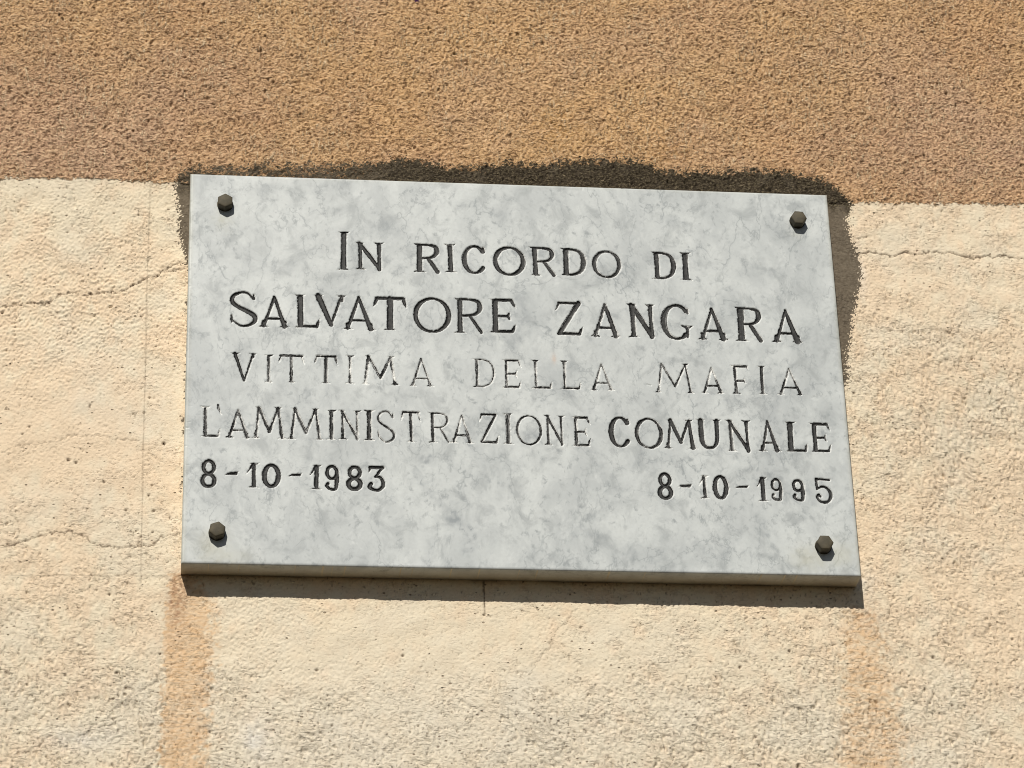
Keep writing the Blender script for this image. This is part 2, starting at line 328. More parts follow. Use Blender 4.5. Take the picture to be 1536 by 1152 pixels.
    for k, v in vals.items(): attr(me, k, np.concatenate([np.broadcast_to(v, X.shape).reshape(-1)[used], np.zeros(8)]))
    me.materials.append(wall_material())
    o = link(bpy.data.objects.new('wall', me)); o.location = (0, 0, ZC)
    o['label'] = 'rough rendered wall, tan coat above and peeling cream coat below, cracked and rust-streaked'
    o['category'] = 'wall'; o['kind'] = 'structure'
    return o
wall()

# ------------------------------------------------------------------ marble
def marble_material(name, lettered):
    n = NT(name)
    slant = n.scaled((1.15, 1, .85), (0, .75, 0), (2, 0, 1))
    clouds = n.noise(13, 5, .66, .6, slant); cl2 = n.noise(44, 5, .64, .5, n.scaled((1.1, 1, .9), (0, .7, 0), (3, 0, 1)))
    warp = n.noise(16, 4, .6, 0, n.scaled((1, 1, 1), (0, 0, 0), (7, 2, 4)))
    fine = n.noise(300, 3, .65); spk = n.noise(135, 3, .6, .4, n.scaled((1.15, 1, .9), (0, .7, 0)))
    c = n.mix(n.ramp(clouds, .36, .64), (.605, .632, .622), (.480, .506, .506))
    c = n.mix(n.ramp(cl2, .48, .70, 0, .72), c, (.335, .358, .362))
    c = n.mix(n.ramp(cl2, .44, .30, 0, .60), c, (.640, .665, .655))
    # hairline veins: contour lines of a warped noise
    def vein(scale, rot, loc, width, k, col, c, mask):
        v = n.noise(scale, 6, .60, .30, n.scaled((1.15, 1, .8), (0, rot, 0), loc))
        d = n.math('ABSOLUTE', n.math('SUBTRACT', v, .5))
        m = n.math('MULTIPLY', n.math('ADD', n.ramp(d, width, 0), n.math('MULTIPLY', n.ramp(d, width*4.5, 0), .28)), mask)
        return n.mix(n.math('MULTIPLY', m, k), c, col)
    m1 = n.ramp(warp, .46, .60); m2 = n.ramp(cl2, .42, .58); m3 = n.ramp(warp, .56, .44)
    c = vein(7.0, -.6, (1, 0, 2), .006, .48, (.235, .262, .275), c, m1)
    c = vein(11, -.7, (5, 0, 3), .008, .38, (.26, .285, .295), c, m2)
    c = vein(8, .75, (9, 0, 6), .006, .45, (.26, .285, .295), c, m3)
    c = n.mix(n.math('MULTIPLY', n.ramp(spk, .53, .74, 0, .74), n.ramp(warp, .38, .58, .25, 1)), c, (.255, .280, .290))
    c = n.mix(n.ramp(fine, .35, .75, 0, .20), c, (.40, .41, .41))
    vn = n.at('vein'); c = n.mix(n.math('MULTIPLY', n.math('MULTIPLY', vn, 1.6, clamp=True), n.ramp(spk, .30, .62, .45, 1)), c, (.275, .300, .315))
    st = n.at('stain'); c = n.mix(n.math('MULTIPLY', st, n.ramp(cl2, .2, .7, .45, 1)), c, (.44, .42, .30))
    c = n.mix(n.at('peach'), c, (.62, .40, .27))
    sd_ = n.at('side'); c = n.mix(sd_, c, n.mix(n.ramp(n.noise(45, 4, .6), .35, .7), (.72, .64, .47), (.56, .48, .34)))
    rough = .42
    if lettered:
        ink, wear = n.at('ink'), n.at('wear')
        # bare groove wall: stone colour lifted to paint in its sunlit highlight
        c = n.mix(n.ramp(n.at('cut'), .02, .15), c, (.74, .74, .71))
        wn = n.noise(330, 4, .7, .3); wl = n.noise(75, 3, .6)
        wobble = n.math('ADD', n.math('MULTIPLY', n.math('SUBTRACT', wn, .5), n.math('ADD', .30, wear)),
                        n.math('MULTIPLY', n.math('SUBTRACT', wl, .5), n.math('MULTIPLY', wear, 6.5)))
        e = n.math('ADD', ink, wobble)
        a = n.ramp(e, -.07, .10)
        deep = n.ramp(ink, .45, 1.35)
        pc = n.mix(deep, (.009, .009, .009), n.mix(n.ramp(wn, .35, .7), (.010, .010, .0095), (.034, .034, .033)))
        pc = n.mix(n.math('MULTIPLY', n.ramp(n.noise(500, 3, .7), .56, .70), n.math('ADD', .10, n.math('MULTIPLY', wear, .8), clamp=True)), pc, (.24, .24, .235))
        ridge = n.math('MULTIPLY', n.ramp(n.math('ABSOLUTE', n.math('SUBTRACT', ink, .50)), .22, .04), n.ramp(n.noise(55, 3, .6), .46, .58))
        pc = n.mix(n.math('MULTIPLY', ridge, n.math('MULTIPLY', wear, 3.0, clamp=True), clamp=True), pc, (.42, .42, .41))
        smear = n.math('MULTIPLY', n.ramp(n.at('ink'), -1.1, .1, 0, .30), n.ramp(wl, .40, .62))
        c = n.mix(smear, c, (.20, .21, .21))
        c = n.mix(a, c, pc)
        rough = n.ramp(a, 0, 1, .42, .60)
    h = n.noise(700, 2, .6)
    n.set(Base_Color=c, Roughness=rough, Normal=n.bump(h, .00004, .5))
    n.b.inputs['Specular IOR Level'].default_value = .35
    return n.m

# ------------------------------------------------------------------ lettering: strokes of every glyph in a unit box
# a stroke is a list of (u, v, r): r in heavy units; 'b' thin radius = 1 thin unit is coded as negative
def crom(pts, n=6):
    out = []; P = [pts[0]] + list(pts) + [pts[-1]]
    for i in range(1, len(P) - 2):
        p0, p1, p2, p3 = (np.array(P[j], float) for j in (i-1, i, i+1, i+2))
        for k in range(n):
            t = k/n; out.append(.5*((2*p1) + (-p0+p2)*t + (2*p0-5*p1+4*p2-p3)*t*t + (-p0+3*p1-3*p2+p3)*t**3))
    out.append(np.array(P[-2], float)); return out

def glyph(ch, w, h, a, b):
    """strokes in mm: list of polylines [(x, z, r)...]; a = half stem, b = half hairline"""
    st = []
    U = lambda u, v: (u*w, v*h)
    def ln(u0, v0, u1, v1, ra, rb=None):
        (x0, z0), (x1, z1) = U(u0, v0), U(u1, v1); st.append([(x0, z0, ra), (x1, z1, ra if rb is None else rb)])
    def cv(pts, n=6):
        st.append([tuple(q) for q in crom([(u*w, v*h, r) for u, v, r in pts], n)])
    def serif(u, v, d, L=None, l=1, r=1):
        """d=+1 foot (bracket rises), -1 head"""
        L = (L or a + 1.25) + .35; x, z = U(u, v)
        for s, on in ((-1, l), (1, r)):
            if on:
                st.append([(x, z + d*b*.75, b*.75), (x + s*L*.6, z + d*b*.65, b*.6), (x + s*(L + .2), z + d*.1, .28)])
                st.append([(x, z + d*(a*1.6 + .8), a*.72), (x + s*a*.5, z + d*(b + .5), b*.55), (x + s*L*.75, z + d*.5, .28)])
            elif v in (0, 1): st.append([(x, z + d*b, b), (x + s*(a - b), z + d*b, b)])
    def stem(u, v0=0, v1=1, r=None, top=1, bot=1, tl=1, tr=1, bl=1, br=1):
        r = r or a; e0 = r*1.02/h if bot else r*.3/h; e1 = r*1.02/h if top else r*.3/h
        (x0, z0), (x1, z1) = U(u, v0 + e0), U(u, v1 - e1)
        st.append([(x0, z0, r), (x0, (z0+z1)/2, r*.90), (x1, z1, r)])
        if bot: serif(u, v0, 1, r + 1.8, bl, br)
        if top: serif(u, v1, -1, r + 1.8, tl, tr)
    def beak(u, v, dx, dz, r=None):
        r = r or a*.8; x, z = U(u, v); st.append([(x, z, r*.75), (x + dx*.5, z + dz*.55, r*.62), (x + dx, z + dz, .18)])
    def ring(cu, cv_, ru, rv, t0=0, t1=360, hv=None, th=None, n=26, tilt=0.0):
        hv = hv or a; th = th or b; pts = []
        for i in range(n + 1):
            t = math.radians(t0 + (t1 - t0)*i/n); k = abs(math.cos(t + tilt))**1.3
            x, z = U(cu + ru*math.cos(t), cv_ + rv*math.sin(t)); pts.append((x, z, th + (hv - th)*k))
        st.append(pts)
    aw, bw, ah, bh = a/w, b/w, a/h, b/h
    if ch == 'I': stem(.5)
    elif ch == 'N':
        stem(.17, r=a*.78, tr=0); ln(.15, 1-bh, .84, bh*1.2, a*.82); stem(.83, r=a*.72, bot=0)
    elif ch == 'R':
        stem(.2, tr=0); cv([(.2, 1-bh, b), (.52, 1-bh, b), (.80, .90, a*.7), (.86, .72, a*.85), (.74, .56, a*.6), (.50, .50, b), (.2, .50, b)])
        ln(.54, .48, .90, .03, a*.62, a*.72)
    elif ch == 'C': ring(.54, .5, .46-aw*.5, .5-bh, 38, 322, n=24); beak(.88, .84, -.1, 3.2, a*.8); beak(.9, .84, .1, -3.4, a*.7)
    elif ch == 'O': ring(.5, .5, .5-aw*.8, .5-bh, hv=a*.9, tilt=.15)
    elif ch == 'D':
        stem(.2, tr=0, br=0); cv([(.2, 1-bh, b), (.48, 1-bh, b), (.78, .84, a*.65), (.90, .52, a*.9), (.78, .18, a*.65), (.48, bh, b), (.2, bh, b)])
    elif ch == 'S':
        cv([(.84, .80, b), (.66, .95, b*1.1), (.40, .975, b*1.2), (.13, .87, a*.75), (.10, .70, a*.9), (.30, .57, a*.85), (.62, .45, a*.95), (.88, .32, a), (.90, .17, a*.85),
            (.70, .05, b*1.2), (.40, .03, b), (.14, .16, b)])
        beak(.86, .84, .3, 4.2, a*.6); beak(.86, .84, .5, -2.4, a*.7); beak(.08, .20, -.2, 6.0, a*.8); beak(.10, .20, -.3, -3.8, a*.7)
    elif ch == 'A':
        ln(.5, 1-ah*.5, .14, .03, b*1.1, b*1.25); ln(.5, 1-ah*.5, .86, .03, a*.6, a*.95); ln(.26, .27, .74, .27, b)
        serif(.14, 0, 1, a + 1.0); serif(.86, 0, 1, a + 1.2)
    elif ch == 'L':
        stem(.22, br=0); ln(.2, bh, .86, bh, b*1.15); beak(.86, bh, .10*w, .24*h, a*.8)
    elif ch == 'V':
        ln(.16, .97, .53, .06, a, a*.8); ln(.86, .97, .53, .06, a*.62, a*.5); serif(.16, 1, -1, a + 1.3); serif(.86, 1, -1, a + 1.1)
    elif ch == 'T':
        stem(.5, 0, 1-bh, top=0); ln(.12, 1-bh, .90, 1-bh, b*1.3); beak(.13, 1-bh, -.11*w, -.26*h, a*.85); beak(.88, 1-bh, .10*w, -.30*h, a*.85)
    elif ch == 'E':
        stem(.2, tr=0, br=0); ln(.2, 1-bh, .80, 1-bh, b*1.35); beak(.80, 1-bh, .15*w, -.24*h, a*.8)
        ln(.2, .49, .66, .49, b*1.15); beak(.66, .49, .08*w, .13*h, a*.7); beak(.66, .49, .10*w, -.14*h, a*.7)
        ln(.2, bh, .82, bh, b*1.2); beak(.82, bh, .13*w, .23*h, a*.7)
    elif ch == 'F':
        stem(.22, tr=0); ln(.22, 1-bh, .84, 1-bh, b*1.35); beak(.84, 1-bh, .13*w, -.10*h, a*.6)
        ln(.22, .46, .68, .46, b*1.1); beak(.68, .46, .02*w, .10*h, a*.6); beak(.68, .46, .10*w, -.11*h, a*.6)
    elif ch == 'Z':
        ln(.16, 1-bh, .86, 1-bh, b*1.2); beak(.17, 1-bh, -.14*w, -.24*h, a*.7); ln(.84, .97, .15, .05, a*.85)
        ln(.14, bh, .84, bh, b*1.35); beak(.84, bh, .13*w, .23*h, a*.8)
    elif ch == 'G':
        ring(.50, .5, .47-aw*.5, .5-bh, 42, 312, n=24); beak(.86, .80, .3, 4.2, a*.6); beak(.86, .80, .3, -3.4, a*.7)
        ln(.84, .10, .84, .34, b*.9, a*.6); ln(.64, .40, 1.0, .39, b*.6, b*.4); ln(.68, .39, .84, .33, b*.5, b*.8); ln(.97, .38, .84, .33, b*.4, b*.8)
    elif ch == 'M':
        ln(.20, .97, .10, .04, b*1.35, b*1.15); ln(.20, .97, .52, .22, a*.85, a*.75); ln(.80, .97, .52, .22, b*1.2); ln(.80, .97, .91, .04, a*.7, a*.85)
        serif(.10, 0, 1, a + 1.0); serif(.91, 0, 1, a + 1.1); serif(.20, 1, -1, a + .6, 1, 0); serif(.80, 1, -1, a + .8)
    elif ch == 'U':
        (x0, _), (x1, _) = U(.17, 0), U(.87, 0)
        cv([(.17, .96, a), (.18, .50, a*.95), (.22, .22, a*.9), (.36, .07, a*.7), (.52, .04, b*1.4), (.72, .09, a*.6), (.85, .26, a*.75), (.87, .55, a*.75), (.87, .96, a*.85)])
        serif(.17, 1, -1, a + 1.2); serif(.87, 1, -1, a + 1.2)
    elif ch == "'": st.append([(w*.30, h*.98, b*.7), (w*.38, h*.62, a*.62), (w*.86, h*.05, .2)])
    elif ch == '-': st.append([(w*.04, h*.22, .30), (w*.30, h*.52, a*.55), (w*.80, h*.55, a*.75), (w*.97, h*.92, .22)])
    elif ch == '1':
        stem(.66, bl=1, br=1, tl=0, tr=1); ln(.62, .93, .06, .56, a*.8, .28); ln(.66, .98, .36, .98, b, .3)
    elif ch == '0': ring(.5, .5, .5-aw, .5-bh*1.2, hv=a*1.0, th=b*1.3)
    elif ch == '8':
        ring(.5, .745, .42-aw*.8, .245-bh*.4, hv=a*.85, th=b*1.3); ring(.5, .27, .5-aw, .265-bh, hv=a*1.0, th=b*1.5)
    elif ch == '9':
        ring(.46, .70, .44-aw*.9, .29-bh, hv=a*.8, th=b*1.3)
        cv([(.90-aw, .74, a*.8), (.92-aw, .45, a), (.88-aw, .20, a*.9), (.66, .055, b*1.3), (.36, .06, b*1.3), (.14, .18, a*.8), (.22, .27, a*.75)])
    elif ch == '3':
        ln(.14, 1-bh*1.2, .90, 1-bh*1.2, b*1.5); beak(.15, 1-bh, -.12*w, -.22*h, a*.7); ln(.88, .95, .46, .57, a*.75, b)
        cv([(.46, .57, b), (.72, .55, b*1.3), (.90, .40, a*.85), (.90, .20, a*.9), (.68, .055, b*1.4), (.36, .055, b*1.4), (.10, .16, a*.9), (.20, .29, a*.9)])
    elif ch == '5':
        ln(.16, .96, .92, .93, b*1.4, b*1.1); ln(.13, .96, .13, .58, a*.75, b*1.1)
        cv([(.13, .55, b), (.42, .66, b*1.3), (.74, .60, a*.7), (.93, .38, a*.95), (.84, .14, a*.8), (.56, .03, b*1.5), (.24, .08, a*.7), (.10, .24, a*.8), (.22, .33, a*.8), (.30, .26, b*1.2)])
    return st

# character, left, top, right, bottom (survey pixels), stem px, hairline px, wear
L = []
def row(items, stem, hair, wear):
    for it in items:
        ch, x0, y0, x1, y1 = it[:5]; k = it[5] if len(it) > 5 else 1.0; wr = it[6] if len(it) > 6 else wear
        L.append((ch, x0, y0, x1, y1, stem*k, hair*(k**.5), wr))
row([('I', 507.3, 347, 524, 405), ('N', 534.3, 363, 575, 405), ('R', 622, 364.8, 660, 409, 1.15), ('I', 669.5, 366, 681.8, 408.5),
     ('C', 691.5, 367, 729.4, 411.6, .95, .30), ('O', 740, 368.7, 788.3, 414.4, 1, .28), ('R', 795, 370, 834, 414, 1.05, .22), ('D', 842, 372, 879, 414, 1.05, .25),
     ('O', 887.5, 374.5, 932.4, 418, .95, .28), ('D', 978, 377.3, 1014.7, 419, .95, .25), ('I', 1022, 378.5, 1035, 420, 1.05)], 6.7, 3.0, .15)
row([('S', 345, 437, 385.7, 490.5), ('A', 390.5, 443, 432.5, 491), ('L', 443, 441.6, 480, 492), ('V', 471, 442, 518.5, 490.5), ('A', 515.5, 443.6, 561.5, 495),
     ('T', 560, 444.8, 610, 495.5, 1.1), ('O', 621, 445.5, 676, 500, .9), ('R', 681.5, 447, 725.6, 500), ('E', 734.8, 448, 775.8, 499.5, 1.05),
     ('Z', 832, 452, 875.8, 503, .95, .3), ('A', 886.5, 454.5, 930, 505.7, .9, .45), ('N', 942, 455.3, 984, 506.7, 1.15, .25), ('G', 991.4, 455.3, 1039, 510.6, 1, .32),
     ('A', 1046.5, 460.4, 1091, 510, 1.05, .22), ('R', 1102.8, 460.3, 1145, 512, 1.15, .2), ('A', 1157, 463.6, 1201.8, 514, 1.1, .2)], 6.9, 3.1, .12)
row([('V', 347, 528.8, 384.3, 573.7, 1.35, .12), ('I', 397.4, 532, 409, 573.7, .9), ('T', 418, 532, 457, 574.5, .8), ('T', 471.6, 532.7, 506, 575.6, 1.25, .3),
     ('I', 520.4, 533, 530, 575.6, .85, .55), ('M', 543.5, 533.4, 596.6, 577.6, 1.0, .75), ('A', 614.7, 537, 650, 579.5, .9, .3), ('D', 708.8, 538, 744, 581.5, 1, .3),
     ('E', 753.8, 539, 783.6, 582.3, .9, .45), ('L', 796.3, 540, 829.5, 582.9, .9, .45), ('L', 839.6, 541, 872.7, 584, .9, .35), ('A', 885, 544.8, 921, 585.8, .95, .4),
     ('M', 981.6, 544.4, 1040.6, 589.7, .95, .3), ('A', 1051, 550, 1086, 590, .85, .5), ('F', 1096.6, 547.8, 1125.9, 591, .95, .4), ('I', 1138, 548.8, 1148.7, 591.7, 1.2, .2),
     ('A', 1163.8, 551.5, 1206, 593, .95, .35)], 3.3, 1.9, .55)
row([('L', 301.5, 609.3, 331, 655.8, 1.1), ("'", 324.5, 607, 333.5, 623, 1.0), ('A', 339.6, 614, 375.3, 657), ('M', 380, 610, 426.5, 658.5, 1.15),
     ('M', 433.3, 612, 483, 659.7, 1.05), ('I', 493, 614.8, 501.7, 659.7, 1.1), ('N', 509.5, 615, 540.7, 659.7), ('I', 549, 615, 559.3, 660.5, 1.25, .6),
     ('S', 566, 615.7, 593, 664, .8, .2), ('T', 602, 616.7, 631.4, 663.6, .85), ('R', 643, 618, 675.3, 664.4, .85, .2), ('A', 676.3, 621.4, 709.5, 665, .85),
     ('Z', 718, 620, 749, 665, .85, .25), ('I', 757.3, 620, 767, 666.3, 1.15), ('O', 774, 622, 813, 668.9, .75, .15), ('N', 817, 622.6, 847.8, 667.9, .95, .15),
     ('E', 858.4, 624.5, 887.7, 669.8, .9)], 4.2, 2.1, .42)
row([('C', 911.5, 624, 946.6, 671.4), ('O', 951.5, 626, 995.5, 674, .95, .3), ('M', 997, 628.8, 1043.3, 673.4), ('U', 1045.3, 628.8, 1081, 674),
     ('N', 1089.6, 629.8, 1128.3, 677.7, .95, .28), ('A', 1137, 629.8, 1169.3, 677.3), ('L', 1177.6, 632.3, 1213, 678, 1.1), ('E', 1215, 634.3, 1248.7, 678.6, .85)], 6.0, 2.6, .14)
row([('8', 299.5, 689.4, 326.5, 732), ('-', 336.6, 706.5, 358, 714.8, 1.1), ('1', 368.3, 694.3, 387, 731.4, .95), ('0', 392.3, 694.8, 422, 732, 1.05), ('-', 432.3, 709, 453.8, 716, .9),
     ('1', 463, 697, 481, 734.3), ('9', 486.6, 697, 511.4, 736), ('8', 519, 698.7, 545, 736), ('3', 552, 698.7, 577, 737)], 5.8, 3.0, .08)
row([('8', 984.7, 709, 1011.5, 749.5), ('-', 1015, 725.5, 1038.8, 732.3, 1.1), ('1', 1046.5, 713, 1063, 748, .85, .3), ('0', 1067.7, 712.4, 1095, 749.5, 1, .2), ('-', 1102, 727, 1124.4, 733.6, .75),
     ('1', 1133, 715.7, 1151, 752), ('9', 1154, 716.7, 1177.6, 751.5, .8, .35), ('9', 1186, 717.7, 1211.6, 752, 1, .25), ('5', 1221, 716.7, 1249.3, 754.8, .9, .15)], 5.4, 2.6, .14)

# ------------------------------------------------------------------ the plaque
def plaque():
    root = link(bpy.data.objects.new('memorial_plaque', None)); root.empty_display_size = .05; root.location = (0, 0, ZC)
    root['label'] = 'grey-veined white marble plaque with black engraved inscription, bolted on the rendered wall'
    root['category'] = 'plaque'
    hw, hh, T = PW*500, PH*500, PT*1000                            # mm
    st_x = .56; bev = 1.3
    # grid lines: edge, bevel, inside
    def axis(h, dense_lo, dense_hi, fine, coarse):
        inner = []
        v = -h + bev
        lo = np.linspace(-h + bev, dense_lo, max(2, int((dense_lo + h - bev)/coarse) + 1))[:-1] if dense_lo > -h + bev + 1 else np.array([])
        hi = np.linspace(dense_hi, h - bev, max(2, int((h - bev - dense_hi)/coarse) + 1))[1:] if dense_hi < h - bev - 1 else np.array([])
        mid = np.linspace(dense_lo, dense_hi, int((dense_hi - dense_lo)/fine) + 1)
        c = np.concatenate([[-h, -h, -h + bev*.35], lo, mid, hi, [h - bev*.35, h, h]])
        d = np.zeros(len(c)); d[0] = d[-1] = T; d[1] = d[-2] = bev; d[2] = d[-3] = bev*.35
        return c, d
    cx_, dx_ = axis(hw, -hw + 12, hw - 12, st_x, 1.2)
    zlo = face_mm(1250, 758)[1] - 4; zhi = face_mm(507, 344)[1] + 3
    cz_, dz_ = axis(hh, zlo, zhi, st_x, 1.3)
    X, Z = np.meshgrid(cx_, cz_); nz, nx = X.shape
    depth = np.maximum(dx_[None, :], dz_[:, None]).astype(np.float32)
    # worn arris: slightly wavering edges and one rounded lower right corner
    G = lambda *a, **k: noise(800, 1216, *a, step=st_x, **k)
    def smp(g): return g[np.clip(((Z + hh)/st_x).astype(int), 0, 799), np.clip(((X + hw)/st_x).astype(int), 0, 1215)]
    und = smp(G(60, 250, seed=71))*.08 + smp(G(12, 50, seed=72))*.008
    chips = np.clip(smp(G(2.5, 9, seed=73)) - 1.9, 0, 2)*.32
    near = np.minimum(hw - np.abs(X), hh - np.abs(Z))
    depth += np.where(depth < T - .1, und*ss(0, 6, near) + chips*ss(9, 1, near) + .25*np.clip(smp(G(1.5, 5, seed=74)) - 3.3, 0, 1), 0)
    # lettering field
    F = np.full(X.shape, -9., np.float32); FI = F.copy(); ID = np.full(X.shape, -1, np.int32); MG = np.zeros(X.shape, np.float32); WR = np.zeros(X.shape, np.float32)
    rough = smp(G(1.0, 4, seed=75))*.10 + smp(G(3, 9, seed=76))*.10
    cent = []
    for k, (ch, x0, y0, x1, y1, sp, hp, wr) in enumerate(L):
        rng = random.Random(900 + k); xm, ym = (x0+x1)/2, (y0+y1)/2
        lean = -.0257 + (xm - 278)*.118/988
        wpx = max(4, (x1 - x0 - abs(lean)*(y1 - y0))*(1.05 if ch.isalpha() and ch != 'I' else 1.0)); hpx = y1 - y0 - .022*(x1 - x0)
        c0 = face_mm(xm, ym); sx = face_mm(xm + 1, ym)[0] - c0[0]; sz = c0[1] - face_mm(xm, ym + 1)[1]
        w_, h_ = wpx*sx, hpx*sz; mg = .17 + .42*wr; a, b = sp*.5*sx*1.24 + mg, hp*.5*sx*1.22 + mg; off = .10 + .55*wr
        tilt = rng.uniform(-.018, .018); cent.append(c0)
        ia = np.searchsorted(cx_, [c0[0] - w_/2 - 5, c0[0] + w_/2 + 5]); ja = np.searchsorted(cz_, [c0[1] - h_/2 - 5, c0[1] + h_/2 + 5])
        sl = (slice(ja[0], ja[1]), slice(ia[0], ia[1])); xx, zz = X[sl], Z[sl]
        f = np.full(xx.shape, -9., np.float32); fi = f.copy()
        for s in glyph(ch, w_, h_, a, b):
            jx, jz = rng.uniform(-.14, .14), rng.uniform(-.14, .14); kr = rng.uniform(.92, 1.10)
            P = []
            for x, z, r in s:
                z -= h_/2; x -= w_/2; P.append((c0[0] + x + tilt*z + jx, c0[1] + z + jz, max(r*kr, .16)))
            for p, q in zip(P, P[1:]):
                d, t = seg_dist(xx, zz, p[:2], q[:2]); f = np.maximum(f, p[2] + (q[2] - p[2])*t - d)
                d, t = seg_dist(xx + off, zz - off*.5, p[:2], q[:2]); fi = np.maximum(fi, (p[2] + (q[2] - p[2])*t - mg) - d)
        f = f + rough[sl]*min(1.2, .6 + a*.4)
        fi = np.minimum(fi, f - .04) + rough[sl]*.6; win = f > F[sl]
        F[sl] = np.where(win, f, F[sl]); FI[sl] = np.where(win, fi, FI[sl]); ID[sl] = np.where(win, k, ID[sl])
        MG[sl] = np.where(win, mg, MG[sl]); WR[sl] = np.where(win, wr, WR[sl])
    cut = np.clip(F + .10, 0, None)
    depth += np.minimum(cut*1.05, 1.45) * (1 + 0*cut)
    # chisel chip before the third line's second M
    cx0, cz0 = face_mm(973.5, 577.5); dch, _ = seg_dist(X, Z, (cx0 - 2, cz0 + .6), (cx0 + 2, cz0 - .5))
    depth += np.clip(.7 - dch, 0, 1)*.9
    # named veins, seen on the stone
    vn = np.zeros(X.shape, np.float32)
    w1 = smp(G(6, 30, seed=81)); w2 = smp(G(6, 30, seed=82)); w3 = smp(G(12, 60, seed=83))
    veins = [([(440, 545), (520, 450), (507, 500), (500, 545), (492, 590), (470, 640), (462, 700), (440, 760), (425, 830)], 1.0, .34),
             ([(624, 705), (640, 735), (672, 765), (690, 785), (705, 800), (700, 830)], 1.1, .75), ([(655, 775), (660, 790), (650, 815), (642, 835), (640, 858)], .9, .5),
             ([(700, 640), (712, 690), (730, 715), (740, 702), (790, 700)], .9, .3), ([(868, 670), (892, 690), (905, 720), (910, 740), (925, 730)], .9, .45),
             ([(950, 700), (1000, 688), (1060, 680), (1110, 684)], 1.3, .45), ([(860, 790), (880, 780), (905, 765), (935, 735)], 1.5, .4),
             ([(860, 775), (866, 800), (905, 800), (915, 820), (935, 835)], .9, .4), ([(1130, 770), (1150, 800), (1165, 830), (1160, 858)], 1.3, .42),
             ([(1060, 800), (1085, 830), (1100, 862)], 1.2, .35), ([(420, 285), (408, 305), (425, 318), (470, 282), (520, 276)], 1.0, .35),
             ([(1150, 295), (1160, 320), (1168, 345), (1180, 300)], 1.2, .45), ([(1000, 380), (1060, 400), (1110, 410), (1140, 400)], 1.0, .3),
             ([(1165, 590), (1160, 620), (1150, 650), (1158, 690)], 1.0, .38), ([(300, 600), (306, 585), (298, 565), (302, 540)], .9, .35),
             ([(980, 440), (1020, 455), (1060, 450), (1100, 430)], 1.2, .32), ([(880, 430), (860, 480), (850, 540), (860, 600)], 1.4, .25),
             ([(560, 330), (600, 345), (650, 300), (700, 310)], 1.3, .3), ([(330, 430), (380, 400), (430, 395), (480, 370)], 1.3, .3)]
    for pts, wd, k in veins:
        pl = [face_mm(*p) for p in pts]; d = np.full(X.shape, 99., np.float32)
        for p, q in zip(pl, pl[1:]): d = np.minimum(d, seg_dist(X + w1*2.0, Z + w2*2.0, p, q)[0])
        vn = np.maximum(vn, k*ss(wd*1.2, 0, d)*(.35 + .65*ss(-1, 1, w3)))
        vn = np.maximum(vn, .30*k*ss(7, 0, d + w1*1.5))
    def spot(px, py, rx, rz, k, rot=0.0):
        x, z = face_mm(px, py); c, s = math.cos(rot), math.sin(rot); dx, dz = X - x + w1*1.4, Z - z + w2*1.4
        return k*np.exp(-(((dx*c + dz*s)/rx)**2 + ((-dx*s + dz*c)/rz)**2))
    clouds = sum(spot(*p) for p in ((570, 345, 16, 12, .45), (780, 465, 10, 26, .45), (682, 780, 9, 7, .75), (775, 500, 7, 6, .5), (800, 655, 12, 8, .45), (460, 590, 3.5, 7, .5), (735, 506, 4, 8, .4),
             (765, 520, 5, 14, .4), (810, 378, 14, 10, .35), (1010, 335, 20, 7, .3, -.3), (1160, 410, 14, 8, .3), (1215, 500, 12, 18, .25), (1100, 600, 9, 5, .35), (640, 690, 7, 4, .45), (905, 705, 5, 8, .3),
             (1080, 830, 26, 12, .35), (1210, 745, 16, 12, .3), (400, 285, 16, 7, .35, .3), (330, 385, 8, 5, .3), (430, 400, 14, 7, .3), (390, 620, 12, 8, .2), (330, 640, 9, 12, .2), (600, 400, 14, 8, .3),
             (1190, 850, 18, 6, .3), (960, 835, 22, 9, .25), (310, 755, 8, 4, .35), (750, 330, 12, 14, .3), (830, 300, 10, 6, .2), (850, 560, 18, 9, .2), (420, 545, 10, 10, .22), (925, 470, 12, 8, .25)))
    vn = np.clip(np.maximum(vn, clouds*(.5 + .5*ss(-1, 1, w3))), 0, 1)
    stain = np.clip(spot(1215, 838, 15, 12, .50) + spot(1262, 830, 12, 12, .40) + spot(335, 330, 7, 9, .5) + spot(1198, 350, 6, 5, .25) + spot(318, 815, 13, 13, .4) + spot(340, 835, 22, 8, .3)
                    + .35*ss(6, 0, hw + X) + .30*ss(5, 0, hw - X) + .15*ss(5, 0, hh - Z), 0, 1)
    px_, pz_ = face_mm(831, 538); peach = np.clip(.5*np.exp(-((X - px_)/2.0)**2 - ((Z - pz_)/4.6)**2)*(.6 + .4*ss(-1, 1, rough*8)), 0, 1)
    side = ((depth > bev*1.02) & (near < .6)).astype(np.float32)*.9 + ss(1.0, .2, near)*.35*(near >= .6)
    side = np.where(Z > 0, side*.45, side)
    # rounded lower right corner
    cr = 5.5; bx, bz = hw - cr, -hh + cr
    inx = (X > bx) & (Z < bz) & (depth > bev*1.5)
    co = np.stack([X, depth, Z], -1).reshape(-1, 3).astype(np.float32)*.001
    idx = np.arange(nz*nx).reshape(nz, nx)
    q = np.stack([idx[:-1, :-1], idx[:-1, 1:], idx[1:, 1:], idx[1:, :-1]], -1).reshape(-1, 4)
    Ff, If = F.reshape(-1), ID.reshape(-1)
    fm = Ff[q]; best = fm.argmax(1); fid = np.where(fm.max(1) > -.75, If[q][np.arange(len(q)), best], -1)
    A = dict(ink=FI, cut=F, wear=WR, vein=vn, stain=stain, peach=peach, side=side)
    A = {k: v.reshape(-1) for k, v in A.items()}
    plain = marble_material('carrara_marble', False); cutm = marble_material('engraved_marble', True)
